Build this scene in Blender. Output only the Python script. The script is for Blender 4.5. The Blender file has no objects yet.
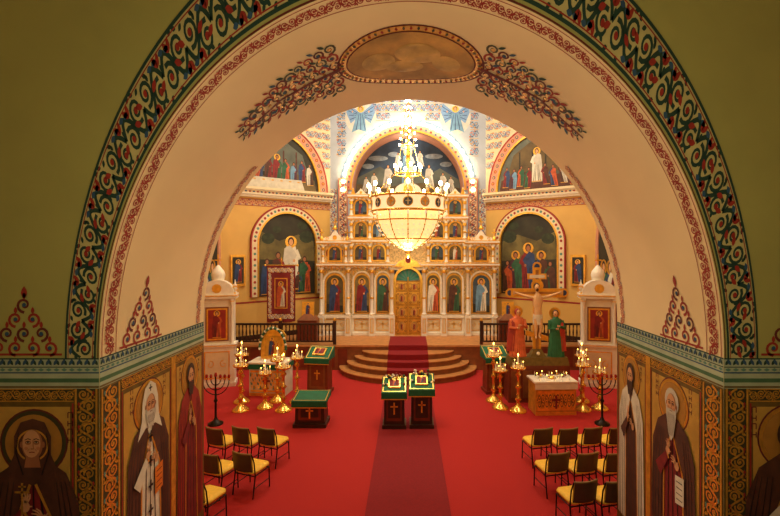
import bpy, math, random, bisect
from math import sin, cos, pi, sqrt, radians, atan2
from mathutils import Vector
random.seed(7)
scene = bpy.context.scene
scene.view_settings.view_transform = 'Standard'

# ------------------------------------------------------------ materials
def lin(c):
    return tuple(((x/255)/12.92 if x/255 <= .04045 else ((x/255+.055)/1.055)**2.4) for x in c)
_M = {}
def M(name, rgb=(200,200,200), rough=.6, metal=0., noise=.12, scale=6., emit=0., bump=0.):
    if name in _M: return _M[name]
    m = bpy.data.materials.new(name); m.use_nodes = True
    nt = m.node_tree; b = nt.nodes['Principled BSDF']
    c = lin(rgb)
    b.inputs['Roughness'].default_value = rough
    b.inputs['Metallic'].default_value = metal
    tc = nt.nodes.new('ShaderNodeTexCoord')
    n = nt.nodes.new('ShaderNodeTexNoise'); n.inputs['Scale'].default_value = scale
    n.inputs['Detail'].default_value = 5
    r = nt.nodes.new('ShaderNodeValToRGB')
    r.color_ramp.elements[0].position = .3; r.color_ramp.elements[1].position = .7
    r.color_ramp.elements[0].color = tuple(x*(1-noise) for x in c)+(1,)
    r.color_ramp.elements[1].color = tuple(min(1, x*(1+noise)) for x in c)+(1,)
    nt.links.new(tc.outputs['Object'], n.inputs['Vector'])
    nt.links.new(n.outputs['Fac'], r.inputs['Fac'])
    nt.links.new(r.outputs['Color'], b.inputs['Base Color'])
    if bump:
        bp = nt.nodes.new('ShaderNodeBump'); bp.inputs['Strength'].default_value = bump
        bp.inputs['Distance'].default_value = .02
        nt.links.new(n.outputs['Fac'], bp.inputs['Height']); nt.links.new(bp.outputs['Normal'], b.inputs['Normal'])
    if emit:
        b.inputs['Emission Color'].default_value = c+(1,)
        b.inputs['Emission Strength'].default_value = emit
    _M[name] = m
    return m

wallgreen = M('plaster_olive', (164,162,90), .7, noise=.05, scale=1.5)
soffitm = M('plaster_cream', (232,208,158), .6, noise=.04, scale=1.2)
navewall = M('plaster_gold', (206,162,84), .7, noise=.08, scale=1.)
paleblue = M('plaster_paleblue', (166,174,184), .7, noise=.08, scale=2.)
upperc = M('plaster_uppercream', (202,184,146), .7, noise=.06, scale=2.)
pink = M('band_pink', (194,134,104), .7)
redo = M('orn_red', (150,40,28), .7)
redd = M('orn_darkred', (98,30,26), .7)
greeno = M('orn_green', (22,58,46), .7)
blueo = M('orn_blue', (40,78,108), .7)
greyb = M('orn_greyblue', (96,120,150), .7)
teal = M('orn_teal', (86,130,116), .7)
palegreen = M('stripe_palegreen', (164,176,146), .7)
goldp = M('gold_leaf', (204,150,54), .38, .3, .25, 9)
goldb = M('gold_bright', (238,184,76), .28, .65, .15, 9)
golddark = M('gold_dark', (106,84,34), .5, .1, .25, 10)
olived = M('olive_dark', (60,56,26), .6)
brass = M('brass', (240,192,96), .22, .85, .1)
iron = M('dark_iron', (34,28,24), .4, .6)
white = M('white_paint', (230,220,200), .4, noise=.06)
cream = M('cream_paint', (216,196,156), .5, noise=.05)
carved = M('carved_gilding', (206,176,118), .4, .15, .45, 16, bump=.6)
carpet = M('carpet_red', (166,20,14), .95, noise=.16, scale=60, bump=.2)
runner = M('carpet_runner', (128,6,16), .95, noise=.15, scale=40, bump=.2)
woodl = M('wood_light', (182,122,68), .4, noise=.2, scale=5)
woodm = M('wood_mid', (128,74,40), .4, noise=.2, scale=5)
woodr = M('wood_red', (112,44,24), .4, noise=.2, scale=5)
woodd = M('wood_dark', (54,28,18), .4, noise=.2, scale=5)
gcloth = M('green_cloth', (18,96,64), .8, noise=.15)
skin = M('skin', (204,150,104), .6)
skind = M('skin_shaded', (156,98,62), .6)
eyew = M('eye_pale', (206,184,150), .6)
hairm = M('hair_brown', (60,36,22), .7)
greym = M('hair_grey', (192,184,166), .7)
black = M('black', (18,14,14), .5)
wht = M('cloth_white', (216,208,186), .7)
crim = M('cloth_crimson', (122,28,28), .7, noise=.3)
brn = M('cloth_brown', (80,44,28), .7, noise=.3)
blu = M('cloth_blue', (42,62,102), .7, noise=.3)
lblu = M('cloth_lightblue', (104,142,170), .7, noise=.2)
grn = M('cloth_green', (44,88,58), .7, noise=.3)
org = M('cloth_orange', (186,82,40), .7, noise=.3)
purp = M('cloth_purple', (80,40,56), .7, noise=.3)
yel = M('seat_yellow', (232,184,52), .7, noise=.08, scale=20)
nightm = M('mural_night', (46,64,84), .7, noise=.4, scale=2)
duskm = M('mural_dusk', (88,92,80), .7, noise=.4, scale=1.5)
darkm = M('mural_dark', (44,40,24), .7, noise=.4, scale=2)
landm = M('mural_land', (92,74,40), .7, noise=.45, scale=2)
bulb = M('bulb_glow', (255,232,180), .5, emit=40)
bulb2 = M('lamp_glass', (255,222,150), .3, noise=.25, scale=9, emit=.9)
flame = M('flame', (255,190,80), .5, emit=14)
wax = M('wax', (236,224,192), .5)
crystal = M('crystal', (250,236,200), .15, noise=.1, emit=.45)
ceilm = M('ceiling_plaster', (216,206,176), .8)
medg = M('medallion_gold',(176,134,62),.6,0,.5,2.4)

# ------------------------------------------------------------ mesh builder
class MB:
    def __init__(s): s.v=[]; s.f=[]; s.m=[]; s.sm=[]; s.ml=[]
    def mi(s, m):
        if m not in s.ml: s.ml.append(m)
        return s.ml.index(m)
    def face(s, pts, m, smooth=False):
        b=len(s.v); s.v += [tuple(p) for p in pts]; s.f.append(tuple(range(b,b+len(pts)))); s.m.append(s.mi(m)); s.sm.append(smooth)
    def grid(s, rows, m, smooth=True, closed=False):
        b=len(s.v); n=len(rows[0])
        for r in rows: s.v += [tuple(p) for p in r]
        k=s.mi(m)
        for i in range(len(rows)-1):
            for j in range(n if closed else n-1):
                j2=(j+1)%n
                s.f.append((b+i*n+j, b+i*n+j2, b+(i+1)*n+j2, b+(i+1)*n+j)); s.m.append(k); s.sm.append(smooth)
    def box(s, x0,x1,y0,y1,z0,z1, m):
        p=[(x0,y0,z0),(x1,y0,z0),(x1,y1,z0),(x0,y1,z0),(x0,y0,z1),(x1,y0,z1),(x1,y1,z1),(x0,y1,z1)]
        b=len(s.v); s.v+=p; k=s.mi(m)
        for f in ((0,3,2,1),(4,5,6,7),(0,1,5,4),(1,2,6,5),(2,3,7,6),(3,0,4,7)):
            s.f.append(tuple(b+i for i in f)); s.m.append(k); s.sm.append(False)
    def taper(s, cx,cy,z0,z1,w0,d0,w1,d1,m):
        lo=[(cx-w0/2,cy-d0/2,z0),(cx+w0/2,cy-d0/2,z0),(cx+w0/2,cy+d0/2,z0),(cx-w0/2,cy+d0/2,z0)]
        hi=[(cx-w1/2,cy-d1/2,z1),(cx+w1/2,cy-d1/2,z1),(cx+w1/2,cy+d1/2,z1),(cx-w1/2,cy+d1/2,z1)]
        s.grid([lo,hi],m,False,True); s.face(lo[::-1],m); s.face(hi,m)
    def lathe(s, prof, c, m, seg=16, sx=1, sy=1, smooth=True):
        rows=[[(c[0]+sx*r*cos(2*pi*j/seg), c[1]+sy*r*sin(2*pi*j/seg), c[2]+z) for j in range(seg)] for r,z in prof]
        s.grid(rows,m,smooth,True)
        s.face(rows[0][::-1],m); s.face(rows[-1],m)
    def sphere(s, c, r, m, seg=12, rings=8, sc=(1,1,1)):
        prof=[(max(1e-4,sin(pi*i/rings))*r, -cos(pi*i/rings)*r*sc[2]) for i in range(rings+1)]
        s.lathe(prof,c,m,seg,sc[0],sc[1])
    def tube(s, path, rad, m, seg=8, caps=True):
        P=[Vector(p) for p in path]; n=len(P)
        if not isinstance(rad,(list,tuple)): rad=[rad]*n
        rows=[]
        for i in range(n):
            d=(P[min(i+1,n-1)]-P[max(i-1,0)]).normalized()
            a=Vector((0,0,1)) if abs(d.z)<.9 else Vector((1,0,0))
            x=d.cross(a).normalized(); y=d.cross(x).normalized()
            rows.append([P[i]+(x*cos(2*pi*j/seg)+y*sin(2*pi*j/seg))*rad[i] for j in range(seg)])
        s.grid(rows,m,True,True)
        if caps: s.face(rows[0][::-1],m); s.face(rows[-1],m)
    def poly(s, mp, pts, m, off=.004): s.face([mp(u,v,off) for u,v in pts], m)
    def rect(s, mp,u0,u1,v0,v1,m,off=.004,nu=1):
        for i in range(nu):
            a=u0+(u1-u0)*i/nu; b=u0+(u1-u0)*(i+1)/nu
            s.poly(mp,[(a,v0),(b,v0),(b,v1),(a,v1)],m,off)
    def slab(s, mp, pts, m, o0, o1):
        s.face([mp(u,v,o1) for u,v in pts],m)
        n=len(pts)
        for i in range(n):
            a=pts[i]; b=pts[(i+1)%n]
            s.face([mp(*a,o0),mp(*b,o0),mp(*b,o1),mp(*a,o1)],m)
    def ell(s, mp,cx,cy,a,b,m,off=.004,n=20):
        s.poly(mp,[(cx+a*cos(2*pi*i/n),cy+b*sin(2*pi*i/n)) for i in range(n)],m,off)
    def strip(s, mp, pts, w0, w1, m, off=.004):
        n=len(pts); L=[];R=[]
        for i,(u,v) in enumerate(pts):
            a=pts[max(i-1,0)]; b=pts[min(i+1,n-1)]
            du,dv=b[0]-a[0],b[1]-a[1]; l=sqrt(du*du+dv*dv) or 1
            w=(w0+(w1-w0)*i/(n-1))/2
            L.append(mp(u-dv/l*w,v+du/l*w,off)); R.append(mp(u+dv/l*w,v-du/l*w,off))
        s.grid([L,R],m,False)
    def build(s, name, loc=(0,0,0), rz=0, parent=None):
        me=bpy.data.meshes.new(name); me.from_pydata(s.v,[],s.f)
        for m in s.ml: me.materials.append(m)
        me.polygons.foreach_set('material_index', s.m)
        me.polygons.foreach_set('use_smooth', s.sm)
        me.update()
        o=bpy.data.objects.new(name,me); scene.collection.objects.link(o)
        o.location=loc; o.rotation_euler=(0,0,rz)
        if parent: o.parent=parent
        return o

def spiral(cx,cy,r0,r1,a0,a1,n=14,sq=1):
    return [(cx+(r0+(r1-r0)*i/n)*cos(radians(a0+(a1-a0)*i/n)), cy+sq*(r0+(r1-r0)*i/n)*sin(radians(a0+(a1-a0)*i/n))) for i in range(n+1)]
def leaf(cx,cy,L,w,ang):
    a=radians(ang); pts=[(0,0),(.25,.8),(.5,1),(.75,.7),(1,0),(.75,-.7),(.5,-1),(.25,-.8)]
    return [(cx+x*L*cos(a)-y*w/2*sin(a), cy+x*L*sin(a)+y*w/2*cos(a)) for x,y in pts]
def arch(cx,z0,zs,a,b=None,n=18):
    b=b or a
    return [(cx-a,z0),(cx+a,z0)]+[(cx+a*cos(pi*i/n),zs+b*sin(pi*i/n)) for i in range(n+1)]
def arcband(mb,mp,cx,zs,a,b,w,m,off,t0=0,t1=pi,n=32,z0=None):
    A=[(cx+a*cos(t0+(t1-t0)*i/n),zs+b*sin(t0+(t1-t0)*i/n)) for i in range(n+1)]
    B=[(cx+(a+w)*cos(t0+(t1-t0)*i/n),zs+(b+w)*sin(t0+(t1-t0)*i/n)) for i in range(n+1)]
    if z0 is not None:
        A=[(cx+a,z0)]+A+[(cx-a,z0)]; B=[(cx+a+w,z0)]+B+[(cx-a-w,z0)]
    mb.grid([[mp(*p,off) for p in A],[mp(*p,off) for p in B]],m,False)
    mb.grid([[mp(*p,0) for p in B],[mp(*p,off) for p in B]],m,False)
    mb.grid([[mp(*p,0) for p in A],[mp(*p,off) for p in A]],m,False)

def cell(mb, mp, u0, c1, c2, c3, off=.004, flip=False):
    f=(lambda u,v,o: mp(u0+u,(1-v) if flip else v,o))
    mb.strip(f,[(i/12,.5+.30*sin(2*pi*i/12)) for i in range(13)],.10,.10,c1,off)
    mb.strip(f,spiral(.25,.36,.25,.05,110,-420,18),.09,.05,c1,off)
    mb.strip(f,spiral(.75,.64,.25,.05,290,-240,18),.09,.05,c1,off)
    mb.ell(f,.25,.36,.07,.07,c2,off+.001,8); mb.ell(f,.75,.64,.07,.07,c2,off+.001,8)
    for (x,y,a) in ((.55,.30,-60),(.55,.30,-110),(.05,.70,70),(.05,.70,120),(.5,.5,150),(0.0,.45,-30)):
        mb.poly(f,leaf(x,y,.26,.13,a),c2,off+.001)
    for (x,y,a) in ((.72,.16,0),(.22,.84,0),(.72,.20,180),(.22,.84,180)):
        mb.poly(f,leaf(x,y,.2,.11,a),c3,off+.001)

def rband(mb, mp, u0,u1,v0,v1, n, c1,c2,c3, bg=None, off=.004, vertical=False, border=None, nb=1):
    if vertical: f=lambda u,v,o: mp(u0+(u1-u0)*v, v0+(v1-v0)*u/n, o)
    else: f=lambda u,v,o: mp(u0+(u1-u0)*u/n, v0+(v1-v0)*v, o)
    if bg: mb.rect(f,0,n,0,1,bg,off,nb)
    for i in range(n): cell(mb,f,i,c1,c2,c3,off+.002)
    if border:
        mb.rect(f,0,n,-.02,.07,border,off+.003,nb); mb.rect(f,0,n,.93,1.02,border,off+.003,nb)

# ------------------------------------------------------------ choir arch wall (front)
CX=.04; ZS=3.6; YF=5.0; YB=7.55; A=3.47; BF=4.17; BBk=3.72
def fw(u,v,o): return (u,YF-o,v)
mb=MB()
NT=96
pts=[(CX+A*cos(pi*i/NT), ZS+BF*sin(pi*i/NT)) for i in range(NT+1)]
TOP=10.5
mb.grid([[fw(x,z,0) for x,z in pts],[fw(x,TOP,0) for x,z in pts]],wallgreen,False)
for sgn in (-1,1):
    a=CX+sgn*A; b=sgn*7.6
    mb.face([fw(a,0,0),fw(b,0,0),fw(b,TOP,0),fw(a,TOP,0)],wallgreen)
    mb.face([(a,YF,0),(a,YB,0),(a,YB,ZS),(a,YF,ZS)],soffitm)
def sof(t,v,o):
    s=v/(YB-YF); b=BF+(BBk-BF)*s
    return (CX+(A-o)*cos(t), YF+v, ZS+(b-o)*sin(t))
mb.grid([[sof(pi*i/NT,(YB-YF)*j/8,0) for i in range(NT+1)] for j in range(9)],soffitm,True)
mb.build('wall_choir_arch')
mb=MB()
pb=[(CX+A*cos(pi*i/NT), ZS+BBk*sin(pi*i/NT)) for i in range(NT+1)]
mb.grid([[(x,YB,z) for x,z in pb],[(x,YB,14) for x,z in pb]],navewall,False)
for sgn in (-1,1):
    a=CX+sgn*A; b=sgn*7.6
    mb.face([(a,YB,0),(b,YB,0),(b,YB,14),(a,YB,14)],navewall)
mb.build('wall_nave_west')

# ornaments of the arch ------------------------------------------------
mb=MB()
N=32
acc=[0]; am,bm=3.66,4.7
K=800
for i in range(K):
    t0=pi*i/K;t1=pi*(i+1)/K
    acc.append(acc[-1]+sqrt((am*(cos(t1)-cos(t0)))**2+(bm*(sin(t1)-sin(t0)))**2))
def tOf(fr):
    L=fr*acc[-1]
    i=min(max(bisect.bisect_left(acc,L),1),K)
    return pi*(i-1+(L-acc[i-1])/(acc[i]-acc[i-1]))/K
def gband(u,v,o):
    t=tOf(min(max(u/N,0),1))
    a=3.51+(3.84-3.51)*v; b=4.26+(5.15-4.26)*v
    return (CX+a*cos(t),YF-o,ZS+b*sin(t))
mb.rect(gband,0,N,0,1,M('band_ground',(190,180,118),.7),.003,128)
for i in range(N): cell(mb,gband,i,greeno,redo,blueo,.006,flip=(i%2==1))
# secondary fine foliage
for i in range(N):
    for (x,y,a) in ((.12,.12,30),(.42,.10,150),(.62,.90,210),(.92,.88,330),(.5,.72,80),(.98,.28,260)):
        mb.poly(gband,leaf(i+x,(1-y) if i%2 else y,.16,.09,a),greeno,.0065)
for (a,b,m) in ((-.02,.045,greeno),(.075,.10,redo),(.90,.925,redo),(.955,1.02,greeno)):
    mb.rect(gband,0,N,a,b,m,.008,128)
mb.rect(gband,0,N,-.10,-.07,redd,.006,128)
mb.build('trim_arch_face_ornament')

mb=MB(); N2=60
def rb(u,v,o):
    t=pi*u/N2; return sof(t,.06+.20*v,o)
for i in range(N2): cell(mb,rb,i,redo,redo,pink,.006,flip=(i%2==1))
mb.rect(rb,0,N2,-.16,-.10,redo,.006,128); mb.rect(rb,0,N2,1.05,1.11,redo,.006,128)
N3=50
def rb2(u,v,o):
    t=pi*u/N3; return sof(t,2.26+.17*v,o)
prd=M('orn_palered',(188,112,84),.7)
for i in list(range(0,12))+list(range(N3-12,N3)): cell(mb,rb2,i,prd,prd,lblu,.006)
def md(u,v,o): return sof(pi/2-u/3.75, 1.36+v, o)
rings=[(1.14,.69,redd,.004),(1.11,.665,goldp,.006),(1.00,.57,redd,.010),(.98,.55,medg,.012)]
def disc(a,b,m,off):
    rows=[]
    for k in range(0,9):
        r=max(k/8,.01)
        rows.append([md(a*r*cos(2*pi*j/48),b*r*sin(2*pi*j/48),off) for j in range(48)])
    mb.grid(rows,m,True,True)
for a,b,m,o in rings: disc(a,b,m,o)
for i in range(64):
    an=2*pi*i/64
    mb.poly(md,leaf(1.03*cos(an),.595*sin(an),.065,.04,math.degrees(an)),(redo,olived)[i%2],.016)
for x,y,a,b in ((-.5,.05,.26,.2),(.1,-.1,.35,.22),(.55,.08,.22,.18),(-.1,.2,.3,.14)):
    mb.ell(md,x,y,a,b,M('medallion_light',(196,160,86),.6,0,.4,3),.0145,20)
for sg in (-1,1):
    def w(u,v,o,sg=sg): return md(sg*(1.08+u),v,o)
    x=.10; k=0
    while x<1.75:
        env=.56*(1-x/1.9)**.8+.05
        rows_=max(1,int(env/.15))
        for r_ in range(rows_):
            for s2 in (-1,1):
                yc=(r_+.5)*env/rows_; rr=min(.11,env/rows_*.52)
                mb.strip(w,[(p[0],s2*p[1]) for p in spiral(x,yc,rr,rr*.15,200+40*r_,-260,16)],rr*.36,rr*.22,(redd,redo,olived)[(k+r_)%3],.008)
                mb.ell(w,x,yc*s2,rr*.3,rr*.3,(goldp,blueo)[(k+r_)%2],.012,8)
                mb.poly(w,leaf(x+rr*.6,(yc+rr*.5)*s2,rr*1.3,rr*.5,s2*40),(blueo,redo,greeno)[(k+r_)%3],.010)
                mb.poly(w,leaf(x-rr*.3,(yc-rr*.6)*s2,rr*1.1,rr*.45,-s2*60),(redo,goldp)[(k+r_)%2],.0105)
        k+=1; x+=.18*(1-.2*x)
    mb.strip(w,[(0,0),(.5,.03),(1,0),(1.85,0)],.07,.03,redd,.013)
def pyramid(mp,H):
    S=H/3.4
    for row,nn in enumerate((4,3,2,1)):
        for k in range(nn):
            x=(k-(nn-1)/2)*S*.95; y=(row*.8+.35)*S
            s2=1 if k>=(nn-1)/2 else -1
            mb.strip(mp,[(x+s2*(p[0]),y+p[1]) for p in spiral(0,0,S*.42,S*.06,-90,360,16)],S*.16,S*.10,redo if row%2==0 else redd,.006)
            mb.ell(mp,x,y,S*.12,S*.12,blueo,.008,8)
            mb.poly(mp,leaf(x,y+S*.3,S*.4,S*.2,90),redo,.007)
    mb.poly(mp,leaf(0,3.1*S,S*.7,S*.35,90),redo,.007)
    mb.strip(mp,[(-2.1*S,0),(2.1*S,0)],.025,.025,redo,.006)
for sg in (-1,1):
    pyramid(lambda u,v,o,sg=sg: (CX+sg*(4.30+u),YF-o,ZS+.04+v),.68)
    pyramid(lambda u,v,o,sg=sg: sof(pi/2+sg*(pi/2-(.03+v)/3.9),.80+u,o),.74)
mb.build('trim_vault_ornament')

def stripe(mb,mp,u0,u1):
    L=u1-u0; n=max(2,int(abs(L)/.085))
    mb.rect(mp,u0,u1,3.26,3.60,palegreen,.004)
    for (a,b,m) in ((3.585,3.60,greeno),(3.495,3.505,greeno),(3.43,3.445,blueo),(3.33,3.375,M('stripe_green',(66,104,70),.7)),(3.27,3.29,golddark)):
        mb.rect(mp,u0,u1,a,b,m,.007)
    for i in range(n):
        x=u0+L*(i+.5)/n
        mb.poly(mp,leaf(x-.03*(1 if L>0 else -1),3.52,.08,.035,60),greeno,.008)
        mb.poly(mp,leaf(x+.03,3.52,.08,.035,120),blueo,.009)
        mb.poly(mp,[(x-.035,3.47),(x,3.452),(x+.035,3.47),(x,3.49)],teal,.008)

def saint(mb,mp,cx,vh,S,bot,robe,mantle,kind='woman',hs=1.,acc=goldp,face=skin,flip=1):
    def f(u,v,o): return mp(cx+flip*u*S*hs, vh+v*S, o)
    b=(bot-vh)/S
    P=lambda pts,m,o: mb.poly(f,pts,m,o)
    E=lambda x,y,a,c,m,o,n=20: mb.ell(f,x,y,a,c,m,o,n)
    E(0,0,.37,.37,redd,.008,32); E(0,0,.352,.352,olived if kind=='woman' else goldb,.010,32); E(0,0,.31,.31,M('halo_inner',(176,126,52),.5,.15),.012,32)
    P([(-.12,-.18),(-.34,-.34),(-.46,-.62),(-.52,b),(.52,b),(.46,-.62),(.34,-.34),(.12,-.18)],robe,.016)
    for x0,x1,wd in ((-.05,-.12,.02),(.06,.16,.02),(-.2,-.3,.018),(.22,.32,.018),(0,.02,.015)):
        mb.strip(f,[(x0,-.4),((x0+x1)/2,-.8),(x1,b)],wd,wd*1.4,brn if robe==wht else black,.018)
    P([(-.12,-.16),(-.36,-.32),(-.5,-.65),(-.56,b),(-.22,b),(-.2,-.9),(-.02,-.42)],mantle,.020)
    P([(.12,-.16),(.36,-.32),(.5,-.65),(.56,b),(.30,b),(.24,-.9),(.02,-.42)],mantle,.020)
    mb.strip(f,[(-.02,-.42),(-.2,-.9),(-.22,b)],.03,.03,acc,.022)
    mb.strip(f,[(.02,-.42),(.24,-.9),(.30,b)],.03,.03,acc,.022)
    for q in (-.26,-.33,-.41,-.47,.32,.38,.44): mb.strip(f,[(q*.8,-.42),(q,-.9),(q*1.08,b)],.006,.024,black,.022)
    if kind=='woman':
        P([(0,.27),(.13,.23),(.2,.08),(.2,-.12),(.28,-.3),(0,-.46),(-.28,-.3),(-.2,-.12),(-.2,.08),(-.13,.23)],mantle,.026)
        mb.strip(f,spiral(0,-.02,.165,.165,-60,240,18),.02,.02,acc,.028)
        for q in (-1,1): mb.strip(f,[(q*.15,.12),(q*.18,-.1),(q*.1,-.34)],.01,.016,black,.028)
    elif kind=='hood':
        P([(0,.34),(.13,.26),(.19,.08),(.21,-.18),(.30,-.42),(.12,-.3),(-.12,-.3),(-.30,-.42),(-.21,-.18),(-.19,.08),(-.13,.26)],wht,.026)
        mb.strip(f,[(-.04,.24),(.04,.24)],.02,.02,black,.028); mb.strip(f,[(0,.19),(0,.29)],.02,.02,black,.028)
    else:
        E(0,.04,.165,.19,greym if kind=='elder' else hairm,.026)
    P([(-.06,-.1),(.06,-.1),(.09,-.26),(-.09,-.26)],skind,.027)
    E(0,-.01,.115,.165,skind,.030)
    E(-.008,-.0,.098,.15,face,.0306)
    E(-.118,-.01,.018,.035,skind,.029,8); E(.118,-.01,.018,.035,skind,.029,8)
    for sx in (-1,1):
        E(sx*.045,.012,.034,.024,skind,.0312,10)
        E(sx*.045,.015,.020,.008,eyew,.032,10); E(sx*.045,.015,.010,.009,black,.033,8)
        mb.strip(f,[(sx*.022,.018),(sx*.045,.028),(sx*.070,.016)],.008,.006,black,.0332)
        mb.strip(f,[(sx*.015,.044),(sx*.045,.056),(sx*.08,.040)],.012,.008,hairm,.0325)
        E(sx*.065,-.05,.022,.02,M('cheek',(190,124,84),.6),.0312,8)
        mb.strip(f,[(sx*.03,-.055),(sx*.05,-.08)],.006,.004,skind,.032)
    mb.strip(f,[(.008,.04),(.012,-.03),(.018,-.055),(-.015,-.055)],.008,.014,skind,.032)
    mb.strip(f,[(-.03,-.092),(0,-.088),(.03,-.092)],.010,.010,crim,.036)
    if kind in('elder','hood','man'):
        bmm={'elder':greym,'hood':greym,'man':hairm}[kind]; L=-.52 if kind=='elder' else -.3
        P([(-.115,-.02),(-.085,-.075),(0,-.07),(.085,-.075),(.115,-.02),(.12,-.14),(.06,(L-.14)/2-.1),(0,L),(-.06,(L-.14)/2-.1),(-.12,-.14)],bmm,.034)
        for q in (-.07,-.05,-.025,0,.025,.05,.07): mb.strip(f,[(q,-.13),(q*1.2,-.2),(q*.6,L*.85)],.006,.004,hairm if kind=='man' else brn,.035)
    P([(-.40,-.98),(-.12,-.70),(-.06,-.78),(-.26,-1.12)],robe if robe!=mantle else acc,.034)
    mb.strip(f,[(-.12,-.68),(-.05,-.79)],.03,.03,acc,.036)
    for hx,hy,an in ((-.07,-.68,80),(.14,-.82,140)):
        E(hx,hy,.052,.06,skin,.038,12)
        for k in range(4):
            d=radians(an+(k-1.5)*14); L=(.11,.13,.12,.09)[k]
            sx0=hx+.035*cos(d); sy0=hy+.045*sin(d)
            mb.strip(f,[(sx0,sy0),(sx0+L*.6*cos(d),sy0+L*.6*sin(d)),(sx0+L*cos(d+.2),sy0+L*sin(d+.2))],.022,.014,skin,.040)
        d=radians(an-75); mb.strip(f,[(hx,hy),(hx+.08*cos(d),hy+.08*sin(d))],.024,.014,skin,.040)
    if kind=='woman':
        mb.strip(f,[(-.10,-.95),(-.10,-.42)],.022,.022,goldb,.042); mb.strip(f,[(-.18,-.52),(-.02,-.52)],.022,.022,goldb,.042)
        mb.strip(f,[(-.14,-.46),(-.06,-.46)],.018,.018,goldb,.042)
    if kind in('elder','hood'):
        for y in (-.45,-.8,-1.15,-1.5):
            if y>b+.1 and kind=='hood':
                mb.strip(f,[(0,y-.08),(0,y+.08)],.03,.03,black,.033); mb.strip(f,[(-.06,y),(.06,y)],.03,.03,black,.033)
        P([(.10,-.95),(.30,-.92),(.30,-1.3),(.10,-1.34)],wht if kind=='elder' else goldb,.036)
        for y in (-1.02,-1.1,-1.18,-1.26): mb.strip(f,[(.13,y),(.27,y+.01)],.012,.012,black if kind=='elder' else crim,.038)
    for sx in (-1,1):
        for q in range(4):
            xx=sx*.40-.03; yy=.33-.09*q
            mb.strip(f,[(xx,yy),(xx,yy-.06)],.012,.012,redd,.008); mb.strip(f,[(xx,yy-.03*(q%2)),(xx+.05,yy-.03*(q%2))],.012,.012,redd,.008); mb.strip(f,[(xx+.05,yy),(xx+.05,yy-.06)],.012,.012,redd,.008)

panelgold=M('panel_gold',(196,156,72),.4,.15,.22,2.5)
def panel(mb,mp,u0,u1,z0,z1):
    mb.rect(mp,u0,u1,z0,z1,golddark,.004)
    mb.rect(mp,u0+.04,u1-.04,z0,z1-.04,panelgold,.006)
    for a,b in ((u0+.0,u0+.02),(u1-.02,u1)): mb.rect(mp,a,b,z0,z1,redo,.008)
for sg in (-1,1):
    mb=MB()
    mf=lambda u,v,o,sg=sg: (CX+sg*(A+u),YF-o,v)
    stripe(mb,mf,0,4.1)
    mb.rect(mf,0,4.1,0,3.27,golddark,.003)
    rband(mb,mf,.28,4.0,3.12,3.26,22,goldb,goldp,olived,olived,.006,border=goldp)
    rband(mb,mf,.02,.26,.5,3.26,11,goldb,goldp,redo,olived,.006,vertical=True,border=goldp)
    panel(mb,mf,.28,1.22,.5,3.10)
    panel(mb,mf,1.5,2.6,.5,3.10)
    if sg<0: saint(mb,mf,.72,2.66,1.02,.5,crim,brn,'woman',flip=-1,face=skin)
    else: saint(mb,mf,.74,2.72,1.02,.5,wht,brn,'man')
    saint(mb,mf,2.05,2.68,1.0,.5,blu,crim,'elder')
    ms=lambda u,v,o,sg=sg: (CX+sg*(A-o),YF+u,v)
    stripe(mb,ms,0,2.55)
    mb.rect(ms,0,2.55,0,3.27,golddark,.003)
    rband(mb,ms,.03,.34,.5,3.24,9,goldb,goldp,teal,olived,.006,vertical=True,border=goldp)
    rband(mb,ms,.38,1.5,3.12,3.25,8,goldb,goldp,redo,olived,.006,border=goldp)
    rband(mb,ms,1.62,2.5,3.12,3.25,6,goldb,goldp,redo,olived,.006,border=goldp)
    panel(mb,ms,.38,1.5,.5,3.10)
    panel(mb,ms,1.62,2.5,.5,3.10)
    mb.rect(ms,1.5,1.62,.5,3.25,goldp,.012)
    if sg<0:
        saint(mb,ms,.95,2.76,.93,.5,wht,brn,'hood')
        saint(mb,ms,2.06,2.82,.92,.5,crim,redo,'man',hs=.8)
    else:
        saint(mb,ms,.95,2.76,.93,.5,crim,brn,'elder',flip=-1)
        saint(mb,ms,2.06,2.82,.92,.5,brn,wht,'man',hs=.8,flip=-1)
    mb.build('saint_mural')

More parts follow.
